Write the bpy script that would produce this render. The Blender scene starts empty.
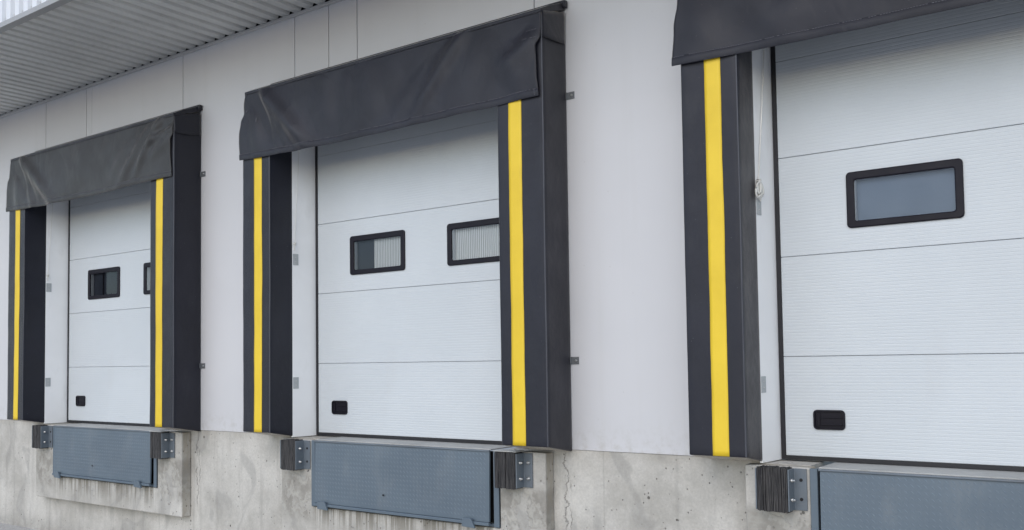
import bpy, bmesh, math, random
from mathutils import Vector, Matrix, noise
random.seed(7)
SC = bpy.context.scene
COL = SC.collection
S = 4.1892            # spacing of the loading bays along the wall
YD = 0.1908           # door face
YF = -0.2976          # front of the shelter posts
XI, XO = -0.0549, -0.415
RI, RO = 2.3749, 2.762
DW = 2.55             # door width
Z1, Z2, Z3, Z4, ZT = .6035, 1.217, 1.832, 2.44, 3.02
ZCAN, YCAN = 3.681, -1.4745
ZG = -1.24

# ------------------------------------------------------------------ nodes
class N:
    def __init__(self, name):
        self.m = bpy.data.materials.new(name); self.m.use_nodes = True
        self.t = self.m.node_tree; self.t.nodes.clear()
        self.out = self.add('ShaderNodeOutputMaterial')
        self.b = self.add('ShaderNodeBsdfPrincipled')
        self.link(self.b.outputs[0], self.out.inputs[0])
        self.co = self.add('ShaderNodeTexCoord').outputs['Object']
    def add(self, t, **kw):
        n = self.t.nodes.new(t)
        for k, v in kw.items(): setattr(n, k, v)
        return n
    def link(self, a, b): self.t.links.new(a, b)
    def val(self, sock, v):
        if hasattr(v, 'is_linked'): self.link(v, sock)
        else: sock.default_value = v
    def math(self, op, a, b=0.0, c=None, clamp=False):
        n = self.add('ShaderNodeMath', operation=op); n.use_clamp = clamp
        self.val(n.inputs[0], a); self.val(n.inputs[1], b)
        if c is not None: self.val(n.inputs[2], c)
        return n.outputs[0]
    def map(self, scale=(1, 1, 1), loc=(0, 0, 0), rot=(0, 0, 0)):
        n = self.add('ShaderNodeMapping'); self.link(self.co, n.inputs[0])
        n.inputs['Scale'].default_value = scale; n.inputs['Location'].default_value = loc
        n.inputs['Rotation'].default_value = rot
        return n.outputs[0]
    def noise(self, scale=1, detail=4, rough=.55, vec=None, dist=0):
        n = self.add('ShaderNodeTexNoise'); self.link(vec or self.co, n.inputs['Vector'])
        n.inputs['Scale'].default_value = scale; n.inputs['Detail'].default_value = detail
        n.inputs['Roughness'].default_value = rough; n.inputs['Distortion'].default_value = dist
        return n.outputs[0]
    def voro(self, scale, vec=None, rand=1.0):
        n = self.add('ShaderNodeTexVoronoi'); self.link(vec or self.co, n.inputs['Vector'])
        n.inputs['Scale'].default_value = scale; n.inputs['Randomness'].default_value = rand
        return n.outputs['Distance'], n.outputs['Color']
    def ramp(self, f, a, b, va=0.0, vb=1.0):
        n = self.add('ShaderNodeMapRange'); n.clamp = True; n.interpolation_type = 'SMOOTHSTEP'
        self.val(n.inputs[0], f); n.inputs[1].default_value = a; n.inputs[2].default_value = b
        n.inputs[3].default_value = va; n.inputs[4].default_value = vb
        return n.outputs[0]
    def mix(self, f, a, b, mode='MIX'):
        n = self.add('ShaderNodeMix', data_type='RGBA', blend_type=mode)
        self.val(n.inputs[0], f)
        for s, v in ((n.inputs[6], a), (n.inputs[7], b)):
            if hasattr(v, 'is_linked'): self.link(v, s)
            else: s.default_value = (*v, 1) if len(v) == 3 else v
        return n.outputs[2]
    def xyz(self):
        n = self.add('ShaderNodeSeparateXYZ'); self.link(self.co, n.inputs[0]); return n.outputs
    def bump(self, h, dist=.002, strength=1.0, prev=None):
        n = self.add('ShaderNodeBump'); self.link(h, n.inputs['Height'])
        n.inputs['Distance'].default_value = dist; n.inputs['Strength'].default_value = strength
        if prev is not None: self.link(prev, n.inputs['Normal'])
        return n.outputs[0]
    def fin(self, col, rough=.5, normal=None, metal=0.0, spec=.5):
        if hasattr(col, 'is_linked'): self.link(col, self.b.inputs['Base Color'])
        else: self.b.inputs['Base Color'].default_value = (*col, 1)
        self.val(self.b.inputs['Roughness'], rough)
        self.b.inputs['Metallic'].default_value = metal
        self.b.inputs['Specular IOR Level'].default_value = spec
        if normal is not None: self.link(normal, self.b.inputs['Normal'])
        return self.m

M = {}
def painted(name, c, var=.06, rough=.4, bscale=60, bdist=.0004, metal=0.0, spec=.5, dirt=None, dirtamt=.3):
    n = N(name)
    f = n.noise(1.7, 5)
    col = n.mix(n.ramp(f, .3, .7), tuple(x*(1-var) for x in c), tuple(min(1, x*(1+var)) for x in c))
    if dirt:
        d = n.ramp(n.noise(5, 8, .7, n.map((1, 1, .35))), .52, .75)
        col = n.mix(n.math('MULTIPLY', d, dirtamt), col, dirt)
    r = n.ramp(n.noise(6, 4), .3, .7, rough-.06, rough+.08)
    M[name] = n.fin(col, r, n.bump(n.noise(bscale, 3), bdist), metal, spec)
    return M[name]

def mk_wall_paint():
    n = N('wall_panel_paint')
    st = n.noise(2.2, 5, .6, n.map((3, 3, .12)))
    f = n.noise(.7, 4)
    col = n.mix(n.ramp(f, .3, .7), (.582, .582, .597), (.618, .616, .630))
    col = n.mix(n.math('MULTIPLY', n.ramp(st, .5, .78), .16), col, (.50, .49, .47))
    z = n.xyz()[2]
    low = n.ramp(z, .25, -.02)
    dust = n.math('MULTIPLY', low, n.ramp(n.noise(14, 6, .7), .42, .72))
    col = n.mix(n.math('MULTIPLY', dust, .45), col, (.40, .38, .34))
    dist, c = n.voro(9)
    spk = n.ramp(dist, .05, .03)
    col = n.mix(n.math('MULTIPLY', spk, .25), col, (.3, .28, .26))
    nb = n.bump(n.noise(1.1, 3), .006, .5)
    nb = n.bump(n.noise(220, 2), .0003, 1, nb)
    M['wall'] = n.fin(col, .5, nb)
mk_wall_paint()

def mk_door_paint():
    n = N('door_panel_paint')
    f = n.noise(.9, 4)
    col = n.mix(n.ramp(f, .3, .7), (.562, .598, .624), (.597, .633, .659))
    x = n.xyz()
    sm = n.ramp(n.noise(2.0, 6, .65, n.map((1, 1, .5))), .55, .8)
    low = n.ramp(x[2], .9, 0, .1, .3)
    col = n.mix(n.math('MULTIPLY', sm, low), col, (.50, .50, .50))
    nb = n.bump(n.noise(160, 2, .5, n.map((1, 1, .6))), .0007)
    nb = n.bump(n.noise(1.3, 2), .004, .4, nb)
    M['door'] = n.fin(col, n.ramp(n.noise(4, 4), .3, .7, .36, .48), nb)
mk_door_paint()

painted('jamb', (.90, .90, .90), .03, .42, dirt=(.45, .43, .4), dirtamt=.22)
painted('galv', (.44, .46, .47), .12, .42, 40, .0006, .15)
painted('bolt', (.55, .55, .54), .1, .32, 40, .0004, .85)
painted('gasket', (.012, .012, .016), .1, .5)
painted('joint_seal', (.10, .08, .07), .1, .7)
painted('galv_dark', (.17, .18, .19), .12, .42, 40, .0006, .3)
painted('dark_void', (.006, .006, .007), .1, .9)
painted('plastic', (.008, .007, .013), .1, .42, 300, .0002, 0.0, .22)
painted('canopy_sheet', (.63, .63, .61), .05, .45, dirt=(.28, .27, .24), dirtamt=.3)
painted('fascia_sheet', (.72, .735, .76), .03, .4)
painted('flashing', (.34, .34, .34), .05, .45)
painted('trim', (.52, .515, .51), .05, .45)
painted('piping', (.055, .058, .072), .1, .45)
painted('thread', (.21, .21, .235), .1, .8)
painted('rope', (.74, .73, .69), .12, .85, 120, .002)
painted('deck', (.40, .40, .385), .1, .6, 30, .001, 0.0, .4, (.22, .21, .19), .5)
painted('bracket_steel', (.125, .148, .172), .15, .42, 50, .0006, .0, .5, (.16, .15, .14), .35)
painted('plug_hole', (.01, .01, .012), .1, .7)

def mk_fabric(name, c, rough, wear, sheen=.35, wr=.16):
    n = N(name)
    f = n.noise(2.3, 6, .6)
    col = n.mix(n.ramp(f, .3, .72), c, tuple(x*1.35 for x in c))
    d = n.ramp(n.noise(4.5, 8, .72, n.map((1, 1, .4))), .55, .8)
    col = n.mix(n.math('MULTIPLY', d, wear), col, (.13, .125, .12))
    dist, _ = n.voro(16)
    s = n.ramp(dist, .06, .03)
    col = n.mix(n.math('MULTIPLY', s, .12), col, (.4, .4, .4))
    w = n.add('ShaderNodeTexWave', wave_type='BANDS', bands_direction='X'); n.link(n.co, w.inputs[0]); w.inputs['Scale'].default_value = 130
    w2 = n.add('ShaderNodeTexWave', wave_type='BANDS', bands_direction='Z'); n.link(n.co, w2.inputs[0]); w2.inputs['Scale'].default_value = 130
    h = n.math('ADD', w.outputs['Fac'], w2.outputs['Fac'])
    nb = n.bump(n.noise(2.2, 4, .5, n.map((1, 1, .6))), .012, .6)
    rd = n.math('ABSOLUTE', n.math('SUBTRACT', n.noise(2.6, 3, .5, n.map((1, 1, .7), (4, 2, 1), (0, .5, 0)), .8), .5))
    nb = n.bump(n.ramp(rd, 0, .09), .006, wr, nb)
    nb = n.bump(n.noise(18, 4), .0022, .7, nb)
    nb = n.bump(h, .0003, .6, nb)
    n.b.inputs['Sheen Weight'].default_value = sheen; n.b.inputs['Sheen Roughness'].default_value = .30
    n.b.inputs['Sheen Tint'].default_value = (1, .95, .89, 1)
    M[name] = n.fin(col, n.ramp(n.noise(5, 5), .3, .7, rough-.05, rough+.1), nb, 0, .38)
mk_fabric('fabric', (.0125, .013, .0205), .36, .16, .6)
mk_fabric('faded_fabric', (.026, .0255, .027), .36, .2, .7)  # lighter copy for the far curtain, grazing-angle sheen painted into its base colour
mk_fabric('post_fabric', (.011, .0118, .0195), .36, .10, .5, .06)

def mk_yellow():
    n = N('yellow_band')
    col = n.mix(n.ramp(n.noise(3, 5), .3, .7), (.74, .51, .022), (.82, .575, .03))
    d = n.ramp(n.noise(9, 8, .7, n.map((1, 1, .3))), .6, .85)
    col = n.mix(n.math('MULTIPLY', d, .5), col, (.36, .27, .06))
    M['yellow'] = n.fin(col, .5, n.bump(n.noise(12, 4), .0016))
mk_yellow()

def mk_lip():
    n = N('lip_paint')
    x = n.xyz()
    col = n.mix(n.ramp(n.noise(1.6, 5), .3, .7), (.098, .130, .163), (.119, .155, .189))
    d = n.ramp(n.noise(6, 8, .7, n.map((1, 1, .3))), .5, .8)
    col = n.mix(n.math('MULTIPLY', d, .35), col, (.22, .235, .24))
    e = n.ramp(n.noise(60, 5, .7), .69, .74)
    col = n.mix(n.math('MULTIPLY', e, .8), col, (.06, .05, .04))
    M['lip'] = n.fin(col, n.ramp(n.noise(8, 5), .3, .7, .36, .52), n.bump(n.noise(45, 3), .0006), 0, .5)
mk_lip()
painted('lip_worn', (.130, .169, .205), .1, .42, 60, .0006)  # lighter lip paint: light caught by one tread direction, put into the colour

def mk_rubber():
    n = N('laminated_rubber')
    x = n.xyz()
    r = n.noise(1, 3, .6, n.map((160, 30, 6)))
    col = n.mix(n.ramp(r, .35, .75), (.012, .012, .014), (.085, .08, .078))
    c2 = n.ramp(n.noise(40, 6, .75), .55, .75)
    col = n.mix(n.math('MULTIPLY', c2, .4), col, (.16, .15, .14))
    nb = n.bump(n.noise(90, 5, .7, n.map((1, 1, .35))), .004)
    M['rubber'] = n.fin(col, .75, nb)
mk_rubber()

def concrete(name, ledge=False):
    n = N(name)
    X, Y, Z = n.xyz()
    a = n.noise(1.6, 8, .62)
    b = n.noise(9, 6, .65)
    col = n.mix(n.ramp(a, .32, .68), (.405, .388, .353), (.60, .58, .538))
    col = n.mix(n.math('MULTIPLY', n.ramp(b, .45, .75), .35), col, (.60, .585, .555))
    # pour marks and boards running up the wall
    st = n.noise(1, 5, .6, n.map((9, 9, .7)))
    col = n.mix(n.math('MULTIPLY', n.ramp(st, .52, .74), .42), col, (.27, .26, .24))
    bl = n.noise(2.6, 3, .5, n.map((1, 1, .6), (5, 0, 3)), 1.0)
    blot = n.math('MULTIPLY', n.ramp(bl, .56, .62), n.ramp(bl, .72, .64))
    col = n.mix(n.math('MULTIPLY', blot, .34), col, (.25, .245, .235))
    fine = n.noise(70, 4, .7)
    col = n.mix(n.ramp(fine, .3, .75, 0, .3), col, (.25, .24, .22))
    # bug holes
    w = n.math('ADD', n.noise(3, 2), 0)
    hmask = n.ramp(n.noise(1.3, 3), .42, .6)
    d1, c1 = n.voro(15, n.map((1, 1, 1), (3, 1, 7)))
    sel = n.add('ShaderNodeSeparateColor'); n.link(c1, sel.inputs[0])
    rad = n.math('MULTIPLY', n.ramp(sel.outputs[0], .40, 1, .04, .17), hmask)
    h1 = n.ramp(n.math('SUBTRACT', rad, d1), -.02, .03)
    d2, c2 = n.voro(38, n.map((1, 1, .8), (1, 6, 2)))
    sel2 = n.add('ShaderNodeSeparateColor'); n.link(c2, sel2.inputs[0])
    rad2 = n.ramp(sel2.outputs[1], .55, 1, .04, .30)
    h2 = n.ramp(n.math('SUBTRACT', rad2, d2), -.02, .04)
    holes = n.math('MAXIMUM', h1, n.math('MULTIPLY', h2, .8))
    col = n.mix(n.math('MULTIPLY', holes, .85), col, (.10, .095, .085))
    height = n.math('SUBTRACT', n.math('MULTIPLY', b, .5), n.math('MULTIPLY', holes, 1.2))
    if not ledge:
        xm = n.math('SUBTRACT', X, n.math('MULTIPLY', n.math('FLOOR', n.math('DIVIDE', n.math('ADD', X, 1.0), S)), S))
        for x0, am, w0, zlo, zhi, ph in ((2.70, .22, .0036, -.80, -.03, 0), (2.735, .16, .0026, -.7, -.2, 4), (3.0, .012, .005, -1.3, 0, 9)):
            wob = n.noise(7, 6, .7, n.map((.6, .3, 1), (ph, ph, 0)))
            cx = n.math('ADD', x0 - am/2, n.math('MULTIPLY', wob, am))
            dd = n.math('ABSOLUTE', n.math('SUBTRACT', xm, cx))
            cr = n.ramp(dd, w0*1.8, w0*.4)
            zz = n.math('MULTIPLY', n.ramp(Z, zlo, zlo+.15), n.ramp(Z, zhi+.03, zhi-.03))
            brk = n.ramp(n.noise(5, 3, .5, n.map((1, 1, 1), (ph, 2, ph))), .36, .5)
            cr = n.math('MULTIPLY', n.math('MULTIPLY', cr, zz), brk)
            col = n.mix(n.math('MULTIPLY', cr, .5 if am > .05 else .16), col, (.12, .11, .10))
            height = n.math('SUBTRACT', height, n.math('MULTIPLY', cr, .8 if am > .05 else .1))
        low = n.ramp(Z, -1.0, -1.24)
        col = n.mix(n.math('MULTIPLY', low, n.ramp(b, .3, .7, .15, .6)), col, (.20, .19, .175))
        rim = n.math('MULTIPLY', n.ramp(Z, -.10, -.015), n.ramp(n.noise(4, 5, .6, n.map((1, 1, .3))), .35, .65))
        col = n.mix(n.math('MULTIPLY', rim, .30), col, (.30, .265, .215))
    else:
        # rain streaks below the lip and mortar patches under the bumpers
        s1 = n.noise(1, 4, .65, n.map((26, 5, .8)))
        inx = n.math('MULTIPLY', n.ramp(X, .22, .30), n.ramp(X, 2.3, 2.1))
        inz = n.ramp(Z, -.85, -.57)
        m1 = n.math('MULTIPLY', n.math('MULTIPLY', n.ramp(s1, .45, .56), inx), inz)
        col = n.mix(n.math('MULTIPLY', m1, .8), col, (.17, .155, .125))
        p = n.noise(4.2, 6, .6, n.map((1, 1, .8), (2.3, 0, 1)))
        pz = n.math('MULTIPLY', n.ramp(Z, -.74, -.62), n.ramp(Z, -.24, -.34))
        px = n.math('ADD', n.ramp(X, .27, .22), n.ramp(X, 2.15, 2.2))
        pm = n.math('MULTIPLY', n.math('MULTIPLY', pz, px), n.ramp(p, .42, .50))
        col = n.mix(n.math('MULTIPLY', pm, .8), col, n.mix(n.ramp(b, .35, .7), (.24, .225, .20), (.36, .345, .31)))
        edge = n.math('MULTIPLY', n.math('MULTIPLY', pz, px), n.math('MULTIPLY', n.ramp(p, .46, .50), n.ramp(p, .55, .51)))
        col = n.mix(n.math('MULTIPLY', edge, .3), col, (.60, .58, .53))
        side = n.ramp(Y, -.095, -.08)
        brn = n.math('MULTIPLY', side, n.ramp(n.noise(6, 6, .7, n.map((1, 1, .4))), .35, .65))
        col = n.mix(n.math('MULTIPLY', brn, .7), col, (.33, .28, .21))
        height = n.math('ADD', height, n.math('MULTIPLY', pm, 1.0))
    nb = n.bump(height, .006, .8)
    nb = n.bump(fine, .0012, .7, nb)
    M[name] = n.fin(col, .88, nb, 0, .25)
concrete('concrete'); concrete('ledge_concrete', True)

def mk_ground():
    n = N('yard_concrete')
    col = n.mix(n.ramp(n.noise(.5, 8, .65), .3, .7), (.45, .435, .41), (.56, .545, .52))
    col = n.mix(n.ramp(n.noise(60, 5, .7), .35, .7, 0, .5), col, (.2, .195, .185))
    col = n.mix(n.math('MULTIPLY', n.ramp(n.noise(2.5, 6), .55, .75), .5), col, (.17, .165, .155))
    M['ground'] = n.fin(col, .9, n.bump(n.noise(55, 6, .7), .006), 0, .3)
mk_ground()

def mk_pane(name, tint, rough=.04):
    n = N(name)
    n.t.nodes.remove(n.b)
    tr = n.add('ShaderNodeBsdfTransparent'); tr.inputs[0].default_value = (*tint, 1)
    gl = n.add('ShaderNodeBsdfGlossy'); gl.inputs['Roughness'].default_value = rough
    gl.inputs[0].default_value = (.7, .74, .80, 1)
    fr = n.add('ShaderNodeFresnel'); fr.inputs[0].default_value = 1.5
    n.link(n.bump(n.noise(1.6, 2), .004, .25), gl.inputs['Normal'])
    mx = n.add('ShaderNodeMixShader')
    n.link(fr.outputs[0], mx.inputs[0]); n.link(tr.outputs[0], mx.inputs[1]); n.link(gl.outputs[0], mx.inputs[2])
    n.link(mx.outputs[0], n.out.inputs[0])
    M[name] = n.m
mk_pane('pane', (.82, .86, .90))
painted('back_blue', (.15, .195, .26), .06, .5, 40, .0005)  # sky reflected in the nearest pane, put into a flat backing colour
painted('back_dark', (.022, .024, .034), .12, .4, 40, .0005)
painted('frame_edge', (.66, .67, .68), .05, .5)
def mk_reflection():
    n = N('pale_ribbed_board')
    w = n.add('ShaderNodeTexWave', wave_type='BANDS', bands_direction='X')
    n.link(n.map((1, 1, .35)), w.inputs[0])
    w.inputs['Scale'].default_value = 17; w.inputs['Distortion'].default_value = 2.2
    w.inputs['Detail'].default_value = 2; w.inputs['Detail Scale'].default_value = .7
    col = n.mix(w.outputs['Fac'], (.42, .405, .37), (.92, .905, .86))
    M['ribbed'] = n.fin(col, .7, n.bump(w.outputs['Fac'], .003))  # stripes reflected in the glass, painted on a board behind it
mk_reflection()

# ------------------------------------------------------------------ meshes
class MB:
    def __init__(self): self.v = []; self.f = []; self.sm = set()
    def add(self, vs, fs, smooth=False):
        o = len(self.v); self.v += [tuple(p) for p in vs]
        for f in fs:
            if smooth: self.sm.add(len(self.f))
            self.f.append(tuple(i+o for i in f))
    def box(self, x0, x1, y0, y1, z0, z1):
        self.add([(x0,y0,z0),(x1,y0,z0),(x1,y1,z0),(x0,y1,z0),(x0,y0,z1),(x1,y0,z1),(x1,y1,z1),(x0,y1,z1)],
                 [(0,3,2,1),(4,5,6,7),(0,1,5,4),(1,2,6,5),(2,3,7,6),(3,0,4,7)])
    def prism(self, pts, axis, a, b):          # polygon pts in the two other axes, extruded along axis
        def P(p, t):
            if axis == 'x': return (t, p[0], p[1])
            if axis == 'y': return (p[0], t, p[1])
            return (p[0], p[1], t)
        k = len(pts)
        vs = [P(p, a) for p in pts] + [P(p, b) for p in pts]
        fs = [tuple(range(k)), tuple(range(2*k-1, k-1, -1))]
        fs += [(i, i+k, (i+1) % k+k, (i+1) % k) for i in range(k)]
        self.add(vs, fs)
    def tube(self, path, r, n=8, cap=True):
        path = [Vector(p) for p in path]; rings = []
        for i, p in enumerate(path):
            t = (path[min(i+1, len(path)-1)] - path[max(i-1, 0)]).normalized()
            up = Vector((0, 0, 1)) if abs(t.z) < .9 else Vector((0, 1, 0))
            a = t.cross(up).normalized(); b = t.cross(a)
            rr = r[i] if isinstance(r, (list, tuple)) else r
            rings.append([p + (a*math.cos(q) + b*math.sin(q))*rr for q in (2*math.pi*j/n for j in range(n))])
        vs = [v for g in rings for v in g]; fs = []
        for i in range(len(path)-1):
            for j in range(n):
                fs.append((i*n+j, i*n+(j+1) % n, (i+1)*n+(j+1) % n, (i+1)*n+j))
        self.add(vs, fs, True)
        if cap:
            self.add(rings[0], [tuple(range(n))]); self.add(rings[-1], [tuple(range(n))])
    def mesh(self, name, recalc=True):
        me = bpy.data.meshes.new(name); me.from_pydata(self.v, [], self.f)
        for i in self.sm: me.polygons[i].use_smooth = True
        if not recalc: return me
        bm = bmesh.new(); bm.from_mesh(me); bmesh.ops.recalc_face_normals(bm, faces=bm.faces); bm.to_mesh(me); bm.free()
        return me
def link(name, me, mat, parent=None, bevel=0, seg=2, loc=None):
    o = bpy.data.objects.new(name, me); COL.objects.link(o)
    if not me.materials: me.materials.append(M[mat])
    if parent is not None: o.parent = parent
    if loc: o.location = loc
    if bevel:
        b = o.modifiers.new('Bevel', 'BEVEL'); b.width = bevel; b.segments = seg; b.limit_method = 'ANGLE'; b.angle_limit = math.radians(40)
        b.harden_normals = False
    return o
def thing(name, label, cat, loc, group=None):
    o = bpy.data.objects.new(name, None); COL.objects.link(o); o.location = loc
    o['label'] = label; o['category'] = cat
    if group: o['group'] = group
    return o
def tag(o, label, cat, group=None):
    o['label'] = label; o['category'] = cat
    if group: o['group'] = group
    return o
def rrect(x0, x1, z0, z1, r, n=5):
    pts = []
    for cx, cz, a0 in ((x1-r, z1-r, 0), (x0+r, z1-r, 90), (x0+r, z0+r, 180), (x1-r, z0+r, 270)):
        for i in range(n+1):
            a = math.radians(a0 + 90*i/n); pts.append((cx+r*math.cos(a), cz+r*math.sin(a)))
    return pts
def ring(mb, o, i, y0, y1, c=.004):
    # moulded frame: outer and inner rounded rectangles, chamfered front, between y0 (front) and y1 (back)
    k = len(o)
    def shrink(p, q, t): return [(a[0]+(b[0]-a[0])*t, a[1]+(b[1]-a[1])*t) for a, b in zip(p, q)]
    o2 = shrink(o, i, .14); i2 = shrink(o, i, .86)
    loops = [[(p[0], y1, p[1]) for p in o], [(p[0], y0+c, p[1]) for p in o], [(p[0], y0, p[1]) for p in o2],
             [(p[0], y0, p[1]) for p in i2], [(p[0], y0+c, p[1]) for p in i], [(p[0], y1, p[1]) for p in i]]
    vs = [v for l in loops for v in l]; fs = []
    for a in range(5):
        for j in range(k):
            fs.append((a*k+j, a*k+(j+1) % k, (a+1)*k+(j+1) % k, (a+1)*k+j))
    mb.add(vs, fs)

# ------------------------------------------------------------------ ground
m = MB(); m.add([(-300, -300, ZG), (300, -300, ZG), (300, 300, ZG), (-300, 300, ZG)], [(0, 1, 2, 3)])
g = link('ground', m.mesh('ground'), 'ground'); g['kind'] = 'structure'

# ------------------------------------------------------------------ wall of cladding panels
wall = thing('panel_wall', 'tall white wall of flat insulated panels around the three loading doors', 'wall', (0, 0, 0))
HX0, HX1 = -.057, 2.607
joints = [-6.0, -4.6, -3.49, -3.38, -1.73, -.195, .68, .791, 2.458, 4.11, 4.545, 4.888, 6.685, 8.30, 8.735, 9.08, 10.87, 12.5, 13.4, 16.0]
for a, b in zip(joints, joints[1:]):
    ga = .0015 if abs(a-.791) < .01 else .004; gb = .0015 if abs(b-.791) < .01 else .004
    a += ga; b -= gb
    cuts = sorted([a, b] + [c for k in range(0, 3) for c in (k*S+HX0, k*S+HX1) if a < c < b])
    pts = []
    for p, q in zip(cuts, cuts[1:]):
        mid = (p+q)/2
        z = ZT if any(k*S+HX0 < mid < k*S+HX1 for k in range(3)) else -.012
        pts += [(p, z), (q, z)]
    pts += [(b, ZCAN-.002), (a, ZCAN-.002)]
    mm = MB(); mm.prism(pts, 'y', 0, .10)
    link('wall_panel', mm.mesh('wall_panel'), 'wall', wall, .002, 2)
mm = MB(); mm.box(-6, 16, .101, .12, ZT+.03, ZCAN-.03)
link('joint_backing', mm.mesh('joint_backing'), 'joint_seal', wall)
mm = MB(); mm.prism([(-.028, 3.664), (-.028, 3.672), (-.008, 3.672), (-.008, 3.70), (-.003, 3.70), (-.003, 3.664)], 'x', -6, 16)
link('edge_trim', mm.mesh('edge_trim'), 'trim', wall)

# ------------------------------------------------------------------ concrete base with its pits and ledges
base = thing('concrete_base', 'stained grey concrete plinth wall running below the white panel wall', 'wall', (0, 0, 0))
pts = [(-6, ZG-.4), (16, ZG-.4), (16, -.014)]
for k in (2, 1, 0):
    x = k*S
    pts += [(x+HX1, -.014), (x+HX1, -.032), (x+2.21, -.032), (x+2.21, -.59), (x+.21, -.59), (x+.21, -.032), (x+HX0, -.032), (x+HX0, -.014)]
pts += [(-6, -.014)]
mm = MB(); mm.prism(pts, 'y', .006, .9)
link('plinth', mm.mesh('plinth'), 'concrete', base)
for k in range(3):
    mm = MB()
    mm.prism([(-.15, -.835), (2.60, -.835), (2.60, -.034), (2.205, -.034), (2.205, -.585), (.242, -.585), (.242, -.034), (-.15, -.034)], 'y', -.1, .004)
    o = link('ledge', mm.mesh('ledge'), 'ledge_concrete', base, .010, 3, (k*S, 0, 0))

# ------------------------------------------------------------------ canopy
can = thing('canopy', 'grey ribbed metal canopy with white fascia along the top of the wall', 'canopy', (0, 0, 0))
P = .1535
mm = MB(); prof = []
x = -6.0
off = (4.132 - 2.0) % P
x = -6.0 + off
while x < 16:
    prof += [(x, 3.702), (x+.082, 3.704), (x+.093, 3.728), (x+.144, 3.728)]
    x += P
vs = []; 
for px, pz in prof: vs += [(px, YCAN+.012, pz), (px, -.004, pz)]
mm.add(vs, [(2*i, 2*i+1, 2*i+3, 2*i+2) for i in range(len(prof)-1)])
o = link('soffit_sheet', mm.mesh('soffit_sheet'), 'canopy_sheet', can)
s = o.modifiers.new('Solidify', 'SOLIDIFY'); s.thickness = .0012; s.offset = 1
mm = MB(); prof = []
x = -6.0 + .03
while x < 16:
    prof += [(x, YCAN), (x+.075, YCAN), (x+.087, YCAN+.04), (x+.142, YCAN+.04)]
    x += P
vs = []
for px, py in prof: vs += [(px, py-.012, 3.684), (px, py-.012, 4.9)]
mm.add(vs, [(2*i, 2*i+1, 2*i+3, 2*i+2) for i in range(len(prof)-1)])
link('fascia', mm.mesh('fascia'), 'fascia_sheet', can)
mm = MB(); mm.prism([(YCAN-.022, 3.640), (YCAN-.022, 3.684), (YCAN+.03, 3.684), (YCAN+.03, 3.678), (YCAN-.016, 3.678), (YCAN-.016, 3.646), (YCAN+.05, 3.646), (YCAN+.05, 3.640)], 'x', -6, 16)
link('edge_flashing', mm.mesh('edge_flashing'), 'flashing', can)
mm = MB(); mm.box(-6, 16, YCAN+.035, .3, 4.80, 4.86)
link('roof_deck', mm.mesh('roof_deck'), 'flashing', can)
mm = MB(); mm.box(-6, 16, .012, .09, 3.69, 4.79)
link('back_board', mm.mesh('back_board'), 'dark_void', can)

# ------------------------------------------------------------------ sectional doors
def rib_panel(z0, z1, holes=()):
    """One door section: fine horizontal ribs, cut out round the windows."""
    mm = MB(); g = .003
    z0 += .0009; z1 -= .0009
    prof = [(z0, YD+.006), (z0+.001, YD+.0015), (z0+.003, YD)]
    pitch = .020; zz = z0+.006; d = .0005
    while zz + pitch < z1-.006:
        prof += [(zz, YD), (zz+.012, YD), (zz+.0155, YD+d), (zz+.0175, YD+d)]
        zz += pitch
    prof += [(z1-.003, YD), (z1-.001, YD+.0015), (z1, YD+.006)]
    zs = set()
    out = []
    for (za, ya), (zb, yb) in zip(prof, prof[1:]):
        cuts = [za] + sorted(c for h in holes for c in (h[2], h[3]) if za < c < zb) + [zb]
        cuts = sorted(set(cuts))
        for ca, cb in zip(cuts, cuts[1:]):
            fa = ya+(yb-ya)*(ca-za)/(zb-za); fb = ya+(yb-ya)*(cb-za)/(zb-za)
            mid = (ca+cb)/2; xs = [0, DW]
            for h in holes:
                if h[2] < mid < h[3]: xs += [h[0], h[1]]
            xs.sort()
            for i in range(0, len(xs), 2):
                mm.add([(xs[i], fa, ca), (xs[i+1], fa, ca), (xs[i+1], fb, cb), (xs[i], fb, cb)], [(0, 1, 2, 3)])
    for h in holes:      # the cut edges, 4 cm deep
        x0, x1, a, b = h
        mm.add([(x0, YD, a), (x0, YD+.045, a), (x0, YD+.045, b), (x0, YD, b)], [(0, 1, 2, 3)])
        mm.add([(x1, YD, a), (x1, YD+.045, a), (x1, YD+.045, b), (x1, YD, b)], [(0, 1, 2, 3)])
        mm.add([(x0, YD, a), (x1, YD, a), (x1, YD+.045, a), (x0, YD+.045, a)], [(0, 1, 2, 3)])
        mm.add([(x0, YD, b), (x1, YD, b), (x1, YD+.045, b), (x0, YD+.045, b)], [(0, 1, 2, 3)])
    mm.add([(0, YD+.01, z0), (0, YD+.045, z0), (0, YD+.045, z1), (0, YD+.01, z1)], [(0, 1, 2, 3)])
    mm.add([(DW, YD+.01, z0), (DW, YD+.045, z0), (DW, YD+.045, z1), (DW, YD+.01, z1)], [(0, 1, 2, 3)])
    return mm.mesh('panel')
HOLES = [(.450, 1.011, 1.392, 1.646), (1.541, 2.102, 1.392, 1.646)]
zl = [0, Z1, Z2, Z3, Z4, ZT]
PANELS = [rib_panel(a, b, HOLES if i == 2 else ()) for i, (a, b) in enumerate(zip(zl, zl[1:]))]
mm = MB(); ring(mm, rrect(.41, 1.046, 1.357, 1.689, .024), rrect(.455, 1.003, 1.397, 1.641, .014), YD-.013, YD+.003, .003)
FRAME = mm.mesh('frame')
mm = MB(); p = rrect(.452, 1.009, 1.394, 1.644, .012); mm.add([(a, YD-.003, b) for a, b in p], [tuple(range(len(p)))])
PANE = mm.mesh('pane', False)
if PANE.polygons[0].normal.y > 0: PANE.flip_normals()
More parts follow.
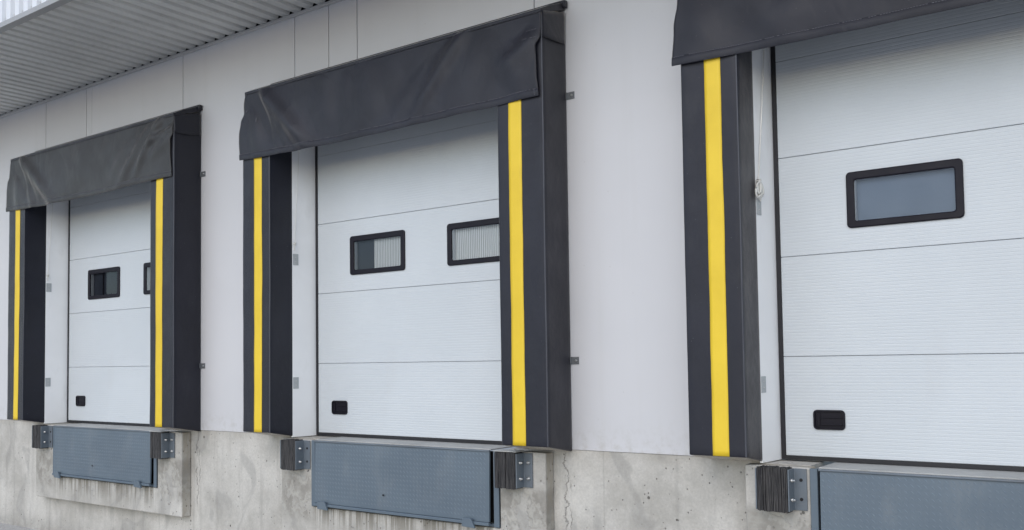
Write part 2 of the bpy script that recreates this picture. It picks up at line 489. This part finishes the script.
mm = MB(); mm.box(.4515, .4585, YD+.004, YD+.034, 1.396, 1.642); SPACER = mm.mesh('spacer_bar')
def back(a, b, name, y=.036):
    q = MB(); q.box(a, b, YD+y, YD+y+.008, 1.388, 1.650); return q.mesh(name)
BACK = back(.448, 1.013, 'inner_sheet'); BACKL = back(.448, .668, 'inner_sheet'); BACKR = back(.662, 1.013, 'inner_sheet', .030)
mm = MB(); ring(mm, rrect(.174, .362, .164, .282, .024), rrect(.186, .350, .176, .270, .016), YD-.012, YD+.003, .003)
HFRAME = mm
q = rrect(.186, .350, .176, .270, .016); HFRAME.add([(a, YD-.002, b) for a, b in q], [tuple(range(len(q)))])
HFRAME = HFRAME.mesh('pull_handle')
mm = MB(); mm.box(.222, .345, YD-.011, YD-.004, .190, .199); mm.box(.222, .345, YD-.008, YD-.003, .232, .240); mm.box(.198, .214, YD-.009, YD-.003, .186, .262); GRIP = mm.mesh('grip')
mm = MB(); mm.box(-.0285, -.001, YD-.004, YD+.03, -.022, ZT); mm.box(DW+.001, DW+.03, YD-.004, YD+.03, -.022, ZT); SEAL = mm.mesh('side_seal')
mm = MB(); mm.box(0, DW, YD-.006, YD+.03, -.023, .0015); BSEAL = mm.mesh('bottom_seal')
mm = MB(); mm.box(-.03, DW+.03, YD+.045, YD+.06, -.03, ZT)
CORE = mm.mesh('backing')
mm = MB(); mm.prism([(-.0560, -.057), (-.0315, YD), (-.0315, YD+.06), (-.075, YD+.06), (-.0715, -.057)], 'z', -.026, ZT-.002)
JL = mm.mesh('door_jamb')
mm = MB(); mm.prism([(DW+.056, .0), (DW+.0315, YD), (DW+.0315, YD+.06), (DW+.075, YD+.06), (DW+.0715, .1005), (DW+.0565, .1)], 'z', -.026, ZT-.002)
JR = mm.mesh('door_jamb')
mm = MB()
ya, yb = -.050, .006
def jx(y): return -.0560 + (y+.057)*(.0245/(YD+.057))
mm.prism([(jx(ya)+.0005, ya), (jx(yb)+.0005, yb), (jx(yb)+.0045, yb), (jx(ya)+.0045, ya)], 'z', 0, .098)
PLATE = mm.mesh('fixing_plate')
def screw(r=.008, h=.005):
    q = MB(); q.tube([(0, 0, 0), (h*.6, 0, 0), (h, 0, 0)], [r, r, r*.6], 8); return q.mesh('screw')
SCREW = screw(.006, .004)
door_lab = ['white sectional loading door farthest from the camera with a dark window pane',
            'white sectional loading door in the middle bay with striped reflections in its windows',
            'nearest white sectional loading door with one plain blue-grey window in full view']
for k in range(3):
    d = thing('loading_door', door_lab[k], 'door', (k*S, 0, 0), 'white loading doors along the wall')
    link('backing', CORE, 'trim', d)
    for i, me in enumerate(PANELS): link('panel', me, 'door', d)
    link('side_seal', SEAL, 'gasket', d); link('bottom_seal', BSEAL, 'gasket', d)
    link('door_jamb', JL, 'jamb', d, .002); link('door_jamb', JR, 'jamb', d, .002)
    h = link('pull_handle', HFRAME, 'plastic', d); link('grip', GRIP, 'plastic', h, .002)
    for z in (1.461, .390):
        pl = link('fixing_plate', PLATE, 'galv', d, .001, 1, (0, 0, z))
        for zz in (.030, .066):
            link('screw', SCREW, 'bolt', pl, 0, 2, (jx(-.022)+.004, -.022, zz))
    for w in range(2):
        dx = 1.091*w
        f = bpy.data.objects.new('window', FRAME); COL.objects.link(f); f.parent = d; f.location = (dx, 0, 0)
        if not FRAME.materials: FRAME.materials.append(M['plastic'])
        link('pane', PANE, 'pane', f); link('spacer_bar', SPACER, 'frame_edge', f)
        def bk(me, mat):
            c = me.copy(); c.materials.clear(); return link('inner_sheet', c, mat, f)
        if k == 2: bk(BACK, 'back_blue')
        elif k == 1:
            if w == 0: bk(BACKL, 'back_dark'); bk(BACKR, 'ribbed')  # 'ribbed' is the painted striped reflection
            else: bk(BACK, 'ribbed')  # painted striped reflection
        else:
            if w == 0:
                bk(BACK, 'back_dark'); c = MB(); c.box(.655, .668, YD+.024, YD+.034, 1.390, 1.648); link('mullion', c.mesh('mullion'), 'plastic', f)
            else: bk(BACK, 'ribbed')  # painted striped reflection

# ------------------------------------------------------------------ dock shelters
def wob(x, z, sd): return .0055*noise.noise(Vector((x*2.6+sd, z*1.1, sd*3))) + .0016*noise.noise(Vector((x*8, z*5, sd+4)))
def post_mesh(corners, sd, top=2.952):
    """A padded post: foam under cloth, its faces a little uneven, its foot cut on a slant."""
    zb = lambda y: .027 + (y-YF)/(-YF)*(-.053)
    zt = lambda y: top + (y-YF)/(-YF)*.09
    foot = []
    for (xa, ya), (xb, yb) in zip(corners, corners[1:]+corners[:1]):
        n_ = max(1, round(math.hypot(xb-xa, yb-ya)/.04))
        foot += [(xa+(xb-xa)*i/n_, ya+(yb-ya)*i/n_, xa, ya, xb, yb) for i in range(n_)]
    n_ = len(foot); vs = []; levels = 60
    for l in range(levels+1):
        t = l/levels
        for x, y, xa, ya, xb, yb in foot:
            z = zb(y)+(zt(y)-zb(y))*t
            dx = dy = 0
            if abs(y-YF) < .001: dy = wob(x, z, sd)
            elif abs(xa-xb) < .001: dx = .8*wob(y+3, z, sd+2)*min(1, (y-YF)/.04)*(1 if y < -.06 else 0)
            vs.append((x+dx, y+dy, z))
    fs = [tuple(range(n_-1, -1, -1)), tuple(levels*n_+i for i in range(n_))]
    for l in range(levels):
        for i in range(n_):
            fs.append((l*n_+i, l*n_+(i+1) % n_, (l+1)*n_+(i+1) % n_, (l+1)*n_+i))
    q = MB(); q.add(vs, fs, False); me = q.mesh('side_post')
    for p in me.polygons[2:]: p.use_smooth = True
    return me
POSTL = post_mesh([(XO, YF), (XI, YF), (XI, -.050), (-.0725, -.050), (-.0725, -.003), (XO, -.003)], 0, 2.74)
POSTR = post_mesh([(RI, YF), (RO, YF), (RO, -.003), (RI, -.003)], 1)
def stripe(a, b, seed, sd):
    q = MB(); n_ = 80; vs = []; m_ = 5
    for i in range(n_+1):
        z = .029 + (2.62-.029)*i/n_
        e1 = noise.noise(Vector((seed, z*2.5, 0)))*.0035 + noise.noise(Vector((seed, z*11, 3)))*.0012; e2 = noise.noise(Vector((seed+9, z*2.5, 0)))*.0035 + noise.noise(Vector((seed+5, z*11, 3)))*.0012
        for j in range(m_+1):
            x = a+e1 + (b+e2-a-e1)*j/m_
            vs.append((x, YF + wob(x, z, sd) - (.0022 if j in (0, m_) else .0030), z))
    q.add(vs, [(i*(m_+1)+j, (i+1)*(m_+1)+j, (i+1)*(m_+1)+j+1, i*(m_+1)+j+1) for i in range(n_) for j in range(m_)], True)
    return q.mesh('yellow_stripe')
SL = stripe(-.2602, -.1572, 1, 0); SR = stripe(2.4718, 2.5808, 5, 1)
def pipe_at(x, sd):
    q = MB(); q.tube([(x, YF+.001+wob(x, .03+i*.0725, sd), .03+i*.0725) for i in range(41)], .0055, 8); return q.mesh('corner_piping')
PIL = pipe_at(XI-.003, 0); PIR = pipe_at(RO-.003, 1)
def lerp(pts, t):
    for (a, va), (b, vb) in zip(pts, pts[1:]):
        if t <= b: 
            s_ = (t-a)/(b-a); s_ = s_*s_*(3-2*s_)
            return va+(vb-va)*s_
    return pts[-1][1]
# creases: (x0,z0,x1,z1,width,height)
CREASE = [
  [(-.13, 2.95, .56, 2.40, .050, .024), (-.10, 2.90, .14, 2.42, .035, .012), (-.22, 2.75, -.20, 2.42, .05, .008), (.10, 2.70, .30, 2.40, .03, .008),
   (2.46, 2.96, 1.92, 2.46, .045, .018), (2.56, 2.95, 2.16, 2.50, .035, .016), (2.30, 2.96, 1.72, 2.50, .05, .009), (2.74, 2.84, 2.42, 2.76, .025, .014), (2.72, 2.77, 2.40, 2.60, .04, .010), (1.1, 2.95, 1.0, 2.42, .12, .007)],
  [(-.14, 2.95, .42, 2.40, .050, .026), (-.13, 2.93, .10, 2.44, .035, .014), (-.24, 2.80, -.20, 2.42, .05, .009), (.06, 2.64, .20, 2.40, .022, .009),
   (2.10, 2.97, 1.62, 2.44, .040, .014), (2.02, 2.97, 1.40, 2.42, .055, .009), (2.72, 2.80, 2.44, 2.62, .05, .012), (2.40, 2.80, 2.62, 2.45, .08, .008), (.62, 2.95, .66, 2.50, .07, .007), (1.1, 2.95, 1.12, 2.5, .10, .007), (.88, 2.9, .9, 2.6, .04, .004)],
  [(-.10, 2.95, .20, 2.45, .08, .010), (.35, 2.75, .25, 2.45, .07, .008), (-.3, 2.8, -.25, 2.5, .06, .006), (1.2, 2.9, .9, 2.5, .08, .008)],
]
def curtain_y(k, x, z):
    y = -.004
    hang = max(0, (2.97-z)/.6)
    y -= .012*hang + .010*math.sin(hang*math.pi)
    for x0, z0, x1, z1, w, h in CREASE[k]:
        ax, az = x1-x0, z1-z0; L = math.hypot(ax, az)
        t = ((x-x0)*ax + (z-z0)*az)/(L*L)
        d = ((x-x0)*az - (z-z0)*ax)/L/1.5
        e = math.exp(-(d/w)**2) - .55*math.exp(-((d-1.6*w)/(1.2*w))**2)
        m_ = max(0, min(1, (t+.15)/.3))*max(0, min(1, (1.25-t)/.5))
        y -= 1.6*h*e*m_
    y -= .014*min(1, hang+.2)*noise.noise(Vector((x*2.2+k*7, z*1.2, 3))) + .005*noise.noise(Vector((x*6+z*3, z*4-x, k*5)))
    y -= .006*(hang**1.5)*math.sin(x*4.1+k*2+1.2*noise.noise(Vector((x, k, 0))))
    return YF + min(y, -.005)
LE = [[(0, -.372), (.02, -.384), (.10, -.386), (.3, -.394), (.42, -.432), (.6, -.447), (1, -.455)],
      [(0, -.368), (.03, -.384), (.12, -.388), (.27, -.385), (.40, -.425), (.6, -.443), (1, -.436)],
      [(0, -.384), (.3, -.42), (.6, -.446), (1, -.463)]]
RE = [[(0, 2.762), (.31, 2.760), (.40, 2.728), (.6, 2.722), (1, 2.736)], [(0, 2.762), (.31, 2.760), (.42, 2.722), (.7, 2.728), (1, 2.739)], [(0, 2.762), (.31, 2.760), (.42, 2.73), (1, 2.742)]]
def bottom_z(k, u): return 2.384 - .022*math.sin(math.pi*min(1, u*1.05)) + .0015*math.sin(u*17+k*2) + .0012*math.sin(u*41+k)
def cpoint(k, u, v, off=0):
    xa, xb = lerp(LE[k], v), lerp(RE[k], v)
    x = xa+(xb-xa)*u
    zt = 2.968 - .035*max(0, 1-u/.012)**2 + .004*math.sin(u*23+k)
    z = zt + (bottom_z(k, u)-zt)*v
    return Vector((x, curtain_y(k, x, z)-off, z))
def curtain_mesh(k):
    q = MB(); nu, nv = 200, 44; vs = []
    for i in range(nu+1):
        for j in range(nv+1): vs.append(cpoint(k, i/nu, j/nv))
    q.add(vs, [(i*(nv+1)+j, (i+1)*(nv+1)+j, (i+1)*(nv+1)+j+1, i*(nv+1)+j+1) for i in range(nu) for j in range(nv)], True)
    return q.mesh('head_curtain')
def hem_mesh(k):
    q = MB(); nu = 200; vs = []; vv = [.912, .915, .96, .997, 1.006]; of = [.000, .0020, .0030, .0024, .0]
    for i in range(nu+1):
        for v, o_ in zip(vv, of): vs.append(cpoint(k, i/nu, v, o_+.001))
    n_ = len(vv)
    q.add(vs, [(i*n_+j, (i+1)*n_+j, (i+1)*n_+j+1, i*n_+j+1) for i in range(nu) for j in range(n_-1)], True)
    return q.mesh('hem')
def stitch_mesh(k):
    q = MB()
    def dash(u0, v0, u1, v1, n_, r=.0012):
        for i in range(n_):
            if random.random() < .12: continue
            a = i/n_; b = (i+.72)/n_
            q.tube([cpoint(k, u0+(u1-u0)*a, v0+(v1-v0)*a, .0036), cpoint(k, u0+(u1-u0)*b, v0+(v1-v0)*b, .0036)], r, 4)
    dash(.004, .918, .996, .918, 210)
    dash(.990, .92, .990, .995, 5)
    dash(.003, .022, .997, .022, 180, .0010)
    dash(.962, .215, .992, .215, 4); dash(.955, .315, .992, .315, 5)
    dash(.070, .42, .073, .50, 1, .003); dash(.79, .50, .795, .53, 1, .003)
    if k == 1: dash(.012, .22, .018, .20, 1, .003); dash(.012, .30, .018, .27, 1, .003)
    return q.mesh('stitching')
mm = MB(); mm.prism([(-.311, 2.950), (-.311, 2.974), (-.20, 3.03), (-.004, 3.108), (-.004, 3.056), (-.20, 2.985)], 'x', -.372, 2.764)
COVER = mm.mesh('top_cover')
mm = MB(); mm.box(-.36, 2.786, -.045, -.0035, 3.060, 3.112); CLAMP = mm.mesh('clamp_rail')
def flap(x, s_, z0):
    q = MB(); n_ = 12; vs = []
    for i in range(n_+1):
        t = i/n_; y = YF-.006 + (-YF-.004)*t
        bot = z0 + (2.808-2.785)*t - .006*math.sin(t*math.pi)
        for j in range(7):
            v = j/6; z = bot + (2.962+.07*t-bot)*v
            bulge = .004 + .012*(1-v)*math.sin(t*math.pi*.9+.4)
            vs.append((x + s_*bulge, y, z))
    q.add(vs, [(i*7+j, (i+1)*7+j, (i+1)*7+j+1, i*7+j+1) for i in range(n_) for j in range(6)], True)
    return q.mesh('side_flap')
FL = [flap(RO, 1, z) for z in (2.792, 2.783, 2.785)]; FLL = flap(-.372, -1, 2.78)
mm = MB(); mm.prism([(YF+.002, 2.845), (YF+.002, 2.945), (-.003, 3.03), (-.003, 2.93)], 'x', -.368, RI-.012); BEAM = mm.mesh('header_beam')
mm = MB(); mm.box(0, .062, -.006, -.0008, 0, .050); mm.box(0, .005, -.020, -.006, 0, .050); BR = mm.mesh('angle_bracket')
mm = MB(); mm.box(-.062, 0, -.006, -.0008, 0, .050); mm.box(-.005, 0, -.020, -.006, 0, .050); BRL = mm.mesh('angle_bracket')
mm = MB(); mm.tube([(0, 0, 0), (0, -.006, 0), (0, -.010, 0)], [.009, .009, .005], 6); NUT = mm.mesh('bolt')
def solid(o, t=.002):
    m_ = o.modifiers.new('Solidify', 'SOLIDIFY'); m_.thickness = t; m_.offset = -1; return o
sh_lab = ['farthest dock shelter with a faded creased grey head curtain and yellow striped posts',
          'middle dock shelter with black head curtain and both yellow striped posts in full view',
          'nearest dock shelter cut off by the frame with smooth dark navy head curtain']
for k in range(3):
    r = thing('dock_shelter', sh_lab[k], 'dock shelter', (k*S, 0, 0), 'padded dock shelters round the loading doors')
    a = link('side_post', POSTL, 'post_fabric', r, .009, 3); solid(link('yellow_stripe', SL, 'yellow', a)); link('corner_piping', PIL, 'piping', a)
    b = link('side_post', POSTR, 'post_fabric', r, .009, 3); solid(link('yellow_stripe', SR, 'yellow', b)); link('corner_piping', PIR, 'piping', b)
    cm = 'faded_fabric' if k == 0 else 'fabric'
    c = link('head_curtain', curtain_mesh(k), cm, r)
    s = c.modifiers.new('Solidify', 'SOLIDIFY'); s.thickness = .002; s.offset = -1
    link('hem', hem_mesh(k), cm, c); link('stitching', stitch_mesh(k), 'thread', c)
    link('header_beam', BEAM, 'fabric', r)
    link('top_cover', COVER, 'fabric', r, .004, 2); link('clamp_rail', CLAMP, 'fabric', r, .008, 3)
    for me in (FL[k], FLL):
        o = link('side_flap', me, 'fabric', r); s = o.modifiers.new('Solidify', 'SOLIDIFY'); s.thickness = .002
    for z in (2.415, .573):
        o = link('angle_bracket', BR, 'galv_dark', r, .001, 1, (RO+.002, 0, z)); link('bolt', NUT, 'bolt', o, 0, 2, (.042, -.006, .025))
        o = link('angle_bracket', BRL, 'galv_dark', r, .001, 1, (XO-.002, 0, z)); link('bolt', NUT, 'bolt', o, 0, 2, (-.042, -.006, .025))

# ------------------------------------------------------------------ dock levellers
L0, L1 = .305, 2.132
def lip_mesh():
    q = MB(); zt, zb = -.046, -.543
    yf = lambda z: -.122 - .012*(zt-z)/(zt-zb)
    q.add([(L0, yf(zt), zt), (L1, yf(zt), zt), (L1, yf(zb), zb), (L0, yf(zb), zb), (L0, yf(zt)+.014, zt), (L1, yf(zt)+.014, zt), (L1, yf(zb)+.014, zb), (L0, yf(zb)+.014, zb)],
          [(0, 3, 2, 1), (4, 5, 6, 7), (0, 1, 5, 4), (1, 2, 6, 5), (2, 3, 7, 6), (3, 0, 4, 7)])
    p_ = .034; r_ = 0; z = zt-.018; lit = set(); cnt = 0
    while z > zb+.035:
        x = L0+.016 + (p_/2 if r_ % 2 else 0); c = 0
        while x < L1-.014:
            sgn = 1 if r_ % 2 else -1
            l, w, h = .0150, .0038, (.0012 if sgn < 0 else .0003)
            ux, uz = math.cos(math.pi/4), sgn*math.sin(math.pi/4)
            y0 = yf(z)-.0002
            A = [(x+ux*l, y0, z+uz*l), (x-uz*w, y0, z+ux*w), (x-ux*l, y0, z-uz*l), (x+uz*w, y0, z-ux*w)]
            B = [(x+ux*l*.55, y0-h, z+uz*l*.55), (x-uz*w*.5, y0-h, z+ux*w*.5), (x-ux*l*.55, y0-h, z-uz*l*.55), (x+uz*w*.5, y0-h, z-ux*w*.5)]
            q.add(A+B, [(4, 5, 6, 7)] + [(i, (i+1) % 4, 4+(i+1) % 4, 4+i) for i in range(4)])
            if sgn < 0: lit.add(cnt)
            cnt += 1; x += p_
        r_ += 1; z -= p_/2
    me = q.mesh('lip_plate'); me.materials.append(M['lip']); me.materials.append(M['lip_worn'])
    for p in me.polygons:
        if p.index >= 6 and ((p.index-6)//5) in lit: p.material_index = 1
    return me
LIP = lip_mesh()
mm = MB(); mm.prism([(-.137, -.544), (-.149, -.549), (-.149, -.568), (-.120, -.573), (-.116, -.556)], 'x', L0-.004, L1+.004); LEDGE = mm.mesh('lip_edge')
def keeper(x):
    q = MB(); q.prism([(x-.05, -.585), (x+.07, -.591), (x+.035, -.524), (x-.045, -.524)], 'y', -.170, -.151); return q.mesh('lip_keeper')
KE = [keeper(.425), keeper(1.955)]
mm = MB(); mm.box(L0-.008, L1+.008, -.118, YD+.05, -.034, -.026); DECK = mm.mesh('deck_plate')
mm = MB(); mm.tube([(L0-.006, -.124, -.040), (L1+.006, -.124, -.040)], .0075, 10); HINGE = mm.mesh('hinge_rod')
mm = MB(); mm.box(.243, .286, -.112, -.101, -.580, -.036); mm.box(.274, .286, -.101, -.02, -.580, -.036); FRL = mm.mesh('side_frame')
mm = MB(); mm.box(2.158, 2.204, -.112, -.101, -.580, -.036); mm.box(2.158, 2.170, -.101, -.02, -.580, -.036); FRR = mm.mesh('side_frame')
mm = MB(); mm.box(.243, 2.204, -.090, -.02, -.580, -.560); BAR = mm.mesh('bottom_bar')
mm = MB(); mm.box(.288, 2.157, -.05, -.02, -.558, -.05); PIT = mm.mesh('pit_screen')  # near-black sheet, paints the shade in the pit behind the lip
mm = MB(); mm.tube([(1.10, -.142, -.425), (1.10, -.146, -.425), (1.10, -.148, -.425)], [.008, .008, .004], 8); LB = mm.mesh('lip_bolt')
lv_lab = ['farthest dock leveller with blue-grey hanging lip, in full view with rain streaks below',
          'middle dock leveller whose blue-grey chequered lip plate hangs between two bumpers',
          'nearest dock leveller with blue chequer plate lip running out of the frame']
for k in range(3):
    r = thing('dock_leveller', lv_lab[k], 'dock leveller', (k*S, 0, 0), 'steel dock levellers below the doors')
    lp = link('lip_plate', LIP, 'lip', r); link('lip_edge', LEDGE, 'lip', lp, .002, 1)
    for me in KE: link('lip_keeper', me, 'lip', lp, .003, 2)
    link('lip_bolt', LB, 'plug_hole', lp)
    link('deck_plate', DECK, 'deck', r, .002, 1); link('hinge_rod', HINGE, 'bracket_steel', r)
    link('side_frame', FRL, 'lip', r, .002, 1); link('side_frame', FRR, 'lip', r, .002, 1)
    link('bottom_bar', BAR, 'lip', r); link('pit_screen', PIT, 'dark_void', r)

# ------------------------------------------------------------------ laminated bumpers
def slats(seed, fine):
    rnd = random.Random(seed); q = MB(); x = .002; i = 0
    while x < .176:
        w = rnd.uniform(.007, .011) if fine else rnd.uniform(.012, .022)
        w = min(w, .180-x)
        d = rnd.uniform(-.004, .004) if fine else rnd.uniform(-.002, .002)
        za, zb_ = -.284+rnd.uniform(-.003, .003), -.033+rnd.uniform(-.003, .003)
        n_ = 10; vs = []
        for j in range(n_+1):
            z = za+(zb_-za)*j/n_; dd = d+rnd.uniform(-.0012, .0012); l_ = rnd.uniform(-.0006, .0006)
            vs += [(x+l_, -.200+dd, z), (x+w-.002+l_, -.200+dd, z), (x+w-.002+l_, -.112, z), (x+l_, -.112, z)]
        fs = [(3, 2, 1, 0), tuple(4*n_+j for j in range(4))]
        for j in range(n_):
            for e in range(4): fs.append((4*j+e, 4*j+(e+1) % 4, 4*j+4+(e+1) % 4, 4*j+4+e))
        q.add(vs, fs)
        x += w
    q.box(.001, .179, -.192, -.111, -.280, -.037)
    return q.mesh('rubber_block')
mm = MB(); mm.prism([(.182, -.198), (.190, -.198), (.190, -.111), (.262, -.111), (.262, -.103), (.182, -.103)], 'z', -.278, -.040); ANG = mm.mesh('angle_iron')
mm = MB(); mm.prism([(-.003, -.198), (-.011, -.198), (-.011, -.111), (-.035, -.111), (-.035, -.103), (-.003, -.103)], 'z', -.278, -.040); ANG2 = mm.mesh('angle_iron')
mm = MB(); mm.tube([(0, 0, 0), (.009, 0, 0), (.010, 0, 0), (.020, 0, 0), (.022, 0, 0)], [.012, .012, .007, .007, .004], 6); BX = mm.mesh('bolt')
mm = MB(); mm.tube([(0, 0, 0), (0, -.009, 0), (0, -.010, 0), (0, -.018, 0), (0, -.020, 0)], [.013, .013, .008, .008, .005], 6); BY = mm.mesh('bolt')
mm = MB(); mm.box(-.012, .192, -.204, -.101, -.0295, -.0225); TOPP = mm.mesh('top_plate')
bl = {(0, 0): 'farthest bumper, left of the farthest blue-grey lip plate, under a striped post',
      (0, 1): 'dark bumper right of the farthest lip plate, with two pairs of bright bolts',
      (1, 0): 'grey-faced bumper left of the middle lip plate, with two bolts on its bracket',
      (1, 1): 'ribbed laminated bumper right of the middle lip plate, with four bright bolts',
      (2, 0): 'nearest bumper, largest in view, thick ribbed rubber beside the nearest blue lip plate'}
for (k, s_), lab in bl.items():
    r = thing('dock_bumper', lab, 'bumper', (k*S + (-.038 if s_ == 0 else 2.236), 0, 0), 'laminated rubber bumpers beside the levellers')
    link('rubber_block', slats(k*5+s_*2+1, (k, s_) in ((2, 0), (1, 1))), 'rubber', r)
    an = link('angle_iron', ANG, 'bracket_steel', r, .002, 2); link('angle_iron', ANG2, 'bracket_steel', r, .002, 2)
    if s_ == 1: link('top_plate', TOPP, 'deck', r, .002, 2)
    for z in (-.105, -.215):
        link('bolt', BX, 'bolt', an, 0, 2, (.190, -.158, z))
        link('bolt', BY, 'bolt' if s_ == 1 else 'plug_hole', an, 0, 2, (.232, -.111, z)) if s_ == 1 else None
        if s_ == 0:
            q = MB(); q.tube([(0, 0, 0), (0, -.002, 0)], .010, 10)
            link('bolt_hole', q.mesh('bolt_hole'), 'plug_hole', an, 0, 2, (.230, -.111, z))

# ------------------------------------------------------------------ pull cords on the jambs
def cord(k, full):
    q = MB(); path = []
    ztop, zk = 2.90, 1.655
    for i in range(15):
        t = i/14; y = (.120 if full else .02) - (.150 if full else .05)*t + .004*math.sin(t*5)
        path.append((jx(y)+.010+.004*math.sin(t*math.pi), y, ztop+(zk-ztop)*t))
    q.tube(path, .0045 if full else .002, 6)
    me = q.mesh('cord'); o = link('pull_cord', me, 'rope', None, 0, 2, (k*S, 0, 0))
    q = MB(); yc = -.040; x0 = jx(yc)+.014
    c = Vector((x0, yc, zk))
    if full:
        q.tube([c+Vector((.006*math.cos(a), .014*math.sin(a), .010*math.sin(a*2)+.004)) for a in (i*.7 for i in range(19))], .009, 8)
        for dy, dz, l, w in ((-.034, 0, .095, .022), (.030, .0, .080, .018), (.0, 0, .105, .012), (-.016, 0, .07, .016)):
            q.tube([c+Vector((.006+.006*math.sin(a), dy*math.sin(a/2)+w*math.sin(a), -l*(1-math.cos(a))/2)) for a in (2*math.pi*i/16 for i in range(17))], .0065, 6)
        q.tube([c, c+Vector((.010, .012, -.05)), c+Vector((.006, .004, -.115))], .004, 6)
    else:
        q.tube([c+Vector((.005*math.cos(a), .011*math.sin(a), -.02*i_/8)) for i_, a in enumerate(i*.9 for i in range(9))], .006, 6)
        q.tube([c, c+Vector((.004, -.008, -.04)), c+Vector((.004, -.004, -.07))], .004, 6)
    link('knot', q.mesh('knot'), 'rope', o)
    return o
cl = ['thin pale pull cord on the jamb of the farthest door, tied in a small knot',
      'thin pale pull cord on the jamb of the middle door, tied in a small knot',
      'white pull cord with a looped knot hanging on the jamb of the nearest door']
for k in range(3): tag(cord(k, k == 2), cl[k], 'cord', 'pull cords on the door jambs')

# ------------------------------------------------------------------ camera
R_ = Vector((0.80711715, 0.59022404, -0.0140527)); U_ = Vector((0.03902874, -0.02959034, 0.99879986)); F_ = Vector((-0.58909987, 0.80669696, 0.04691857))
cam = bpy.data.cameras.new('camera'); co = bpy.data.objects.new('camera', cam); COL.objects.link(co)
mw = Matrix(((R_.x, U_.x, -F_.x, 10.4221), (R_.y, U_.y, -F_.y, -5.4085), (R_.z, U_.z, -F_.z, .5962), (0, 0, 0, 1)))
co.matrix_world = mw
cam.sensor_fit = 'HORIZONTAL'; cam.sensor_width = 36; cam.lens = 930.16/1024*36
cam.shift_x = -(514.59-512)/1024; cam.shift_y = (317.97-265)/1024
cam.clip_start = .05; cam.clip_end = 1000
SC.camera = co

# ------------------------------------------------------------------ light
EL, AZ = math.radians(36), math.radians(170)       # azimuth clockwise from +y
w = bpy.data.worlds.new('World'); SC.world = w; w.use_nodes = True
nt = w.node_tree; bg = nt.nodes['Background']
sky = nt.nodes.new('ShaderNodeTexSky'); sky.sky_type = 'NISHITA'; sky.sun_disc = False
sky.sun_elevation = EL; sky.sun_rotation = AZ
sky.air_density = 1.0; sky.dust_density = 1.0; sky.ozone_density = 1.0
nt.links.new(sky.outputs[0], bg.inputs[0]); bg.inputs[1].default_value = .15
sl = bpy.data.lights.new('sun', 'SUN'); sl.energy = 1.3; sl.angle = math.radians(110); sl.color = (1, .99, .98)
so = bpy.data.objects.new('sun', sl); COL.objects.link(so)
d = Vector((math.sin(AZ)*math.cos(EL), math.cos(AZ)*math.cos(EL), math.sin(EL)))
so.rotation_euler = d.to_track_quat('Z', 'Y').to_euler(); so.location = (0, -10, 12)
SC.view_settings.view_transform = 'Standard'; SC.view_settings.look = 'None'
SC.view_settings.exposure = .32; SC.view_settings.gamma = 1
SC.render.engine = 'CYCLES'
SC.cycles.use_denoising = True
SC.cycles.max_bounces = 8
SC.cycles.transparent_max_bounces = 12
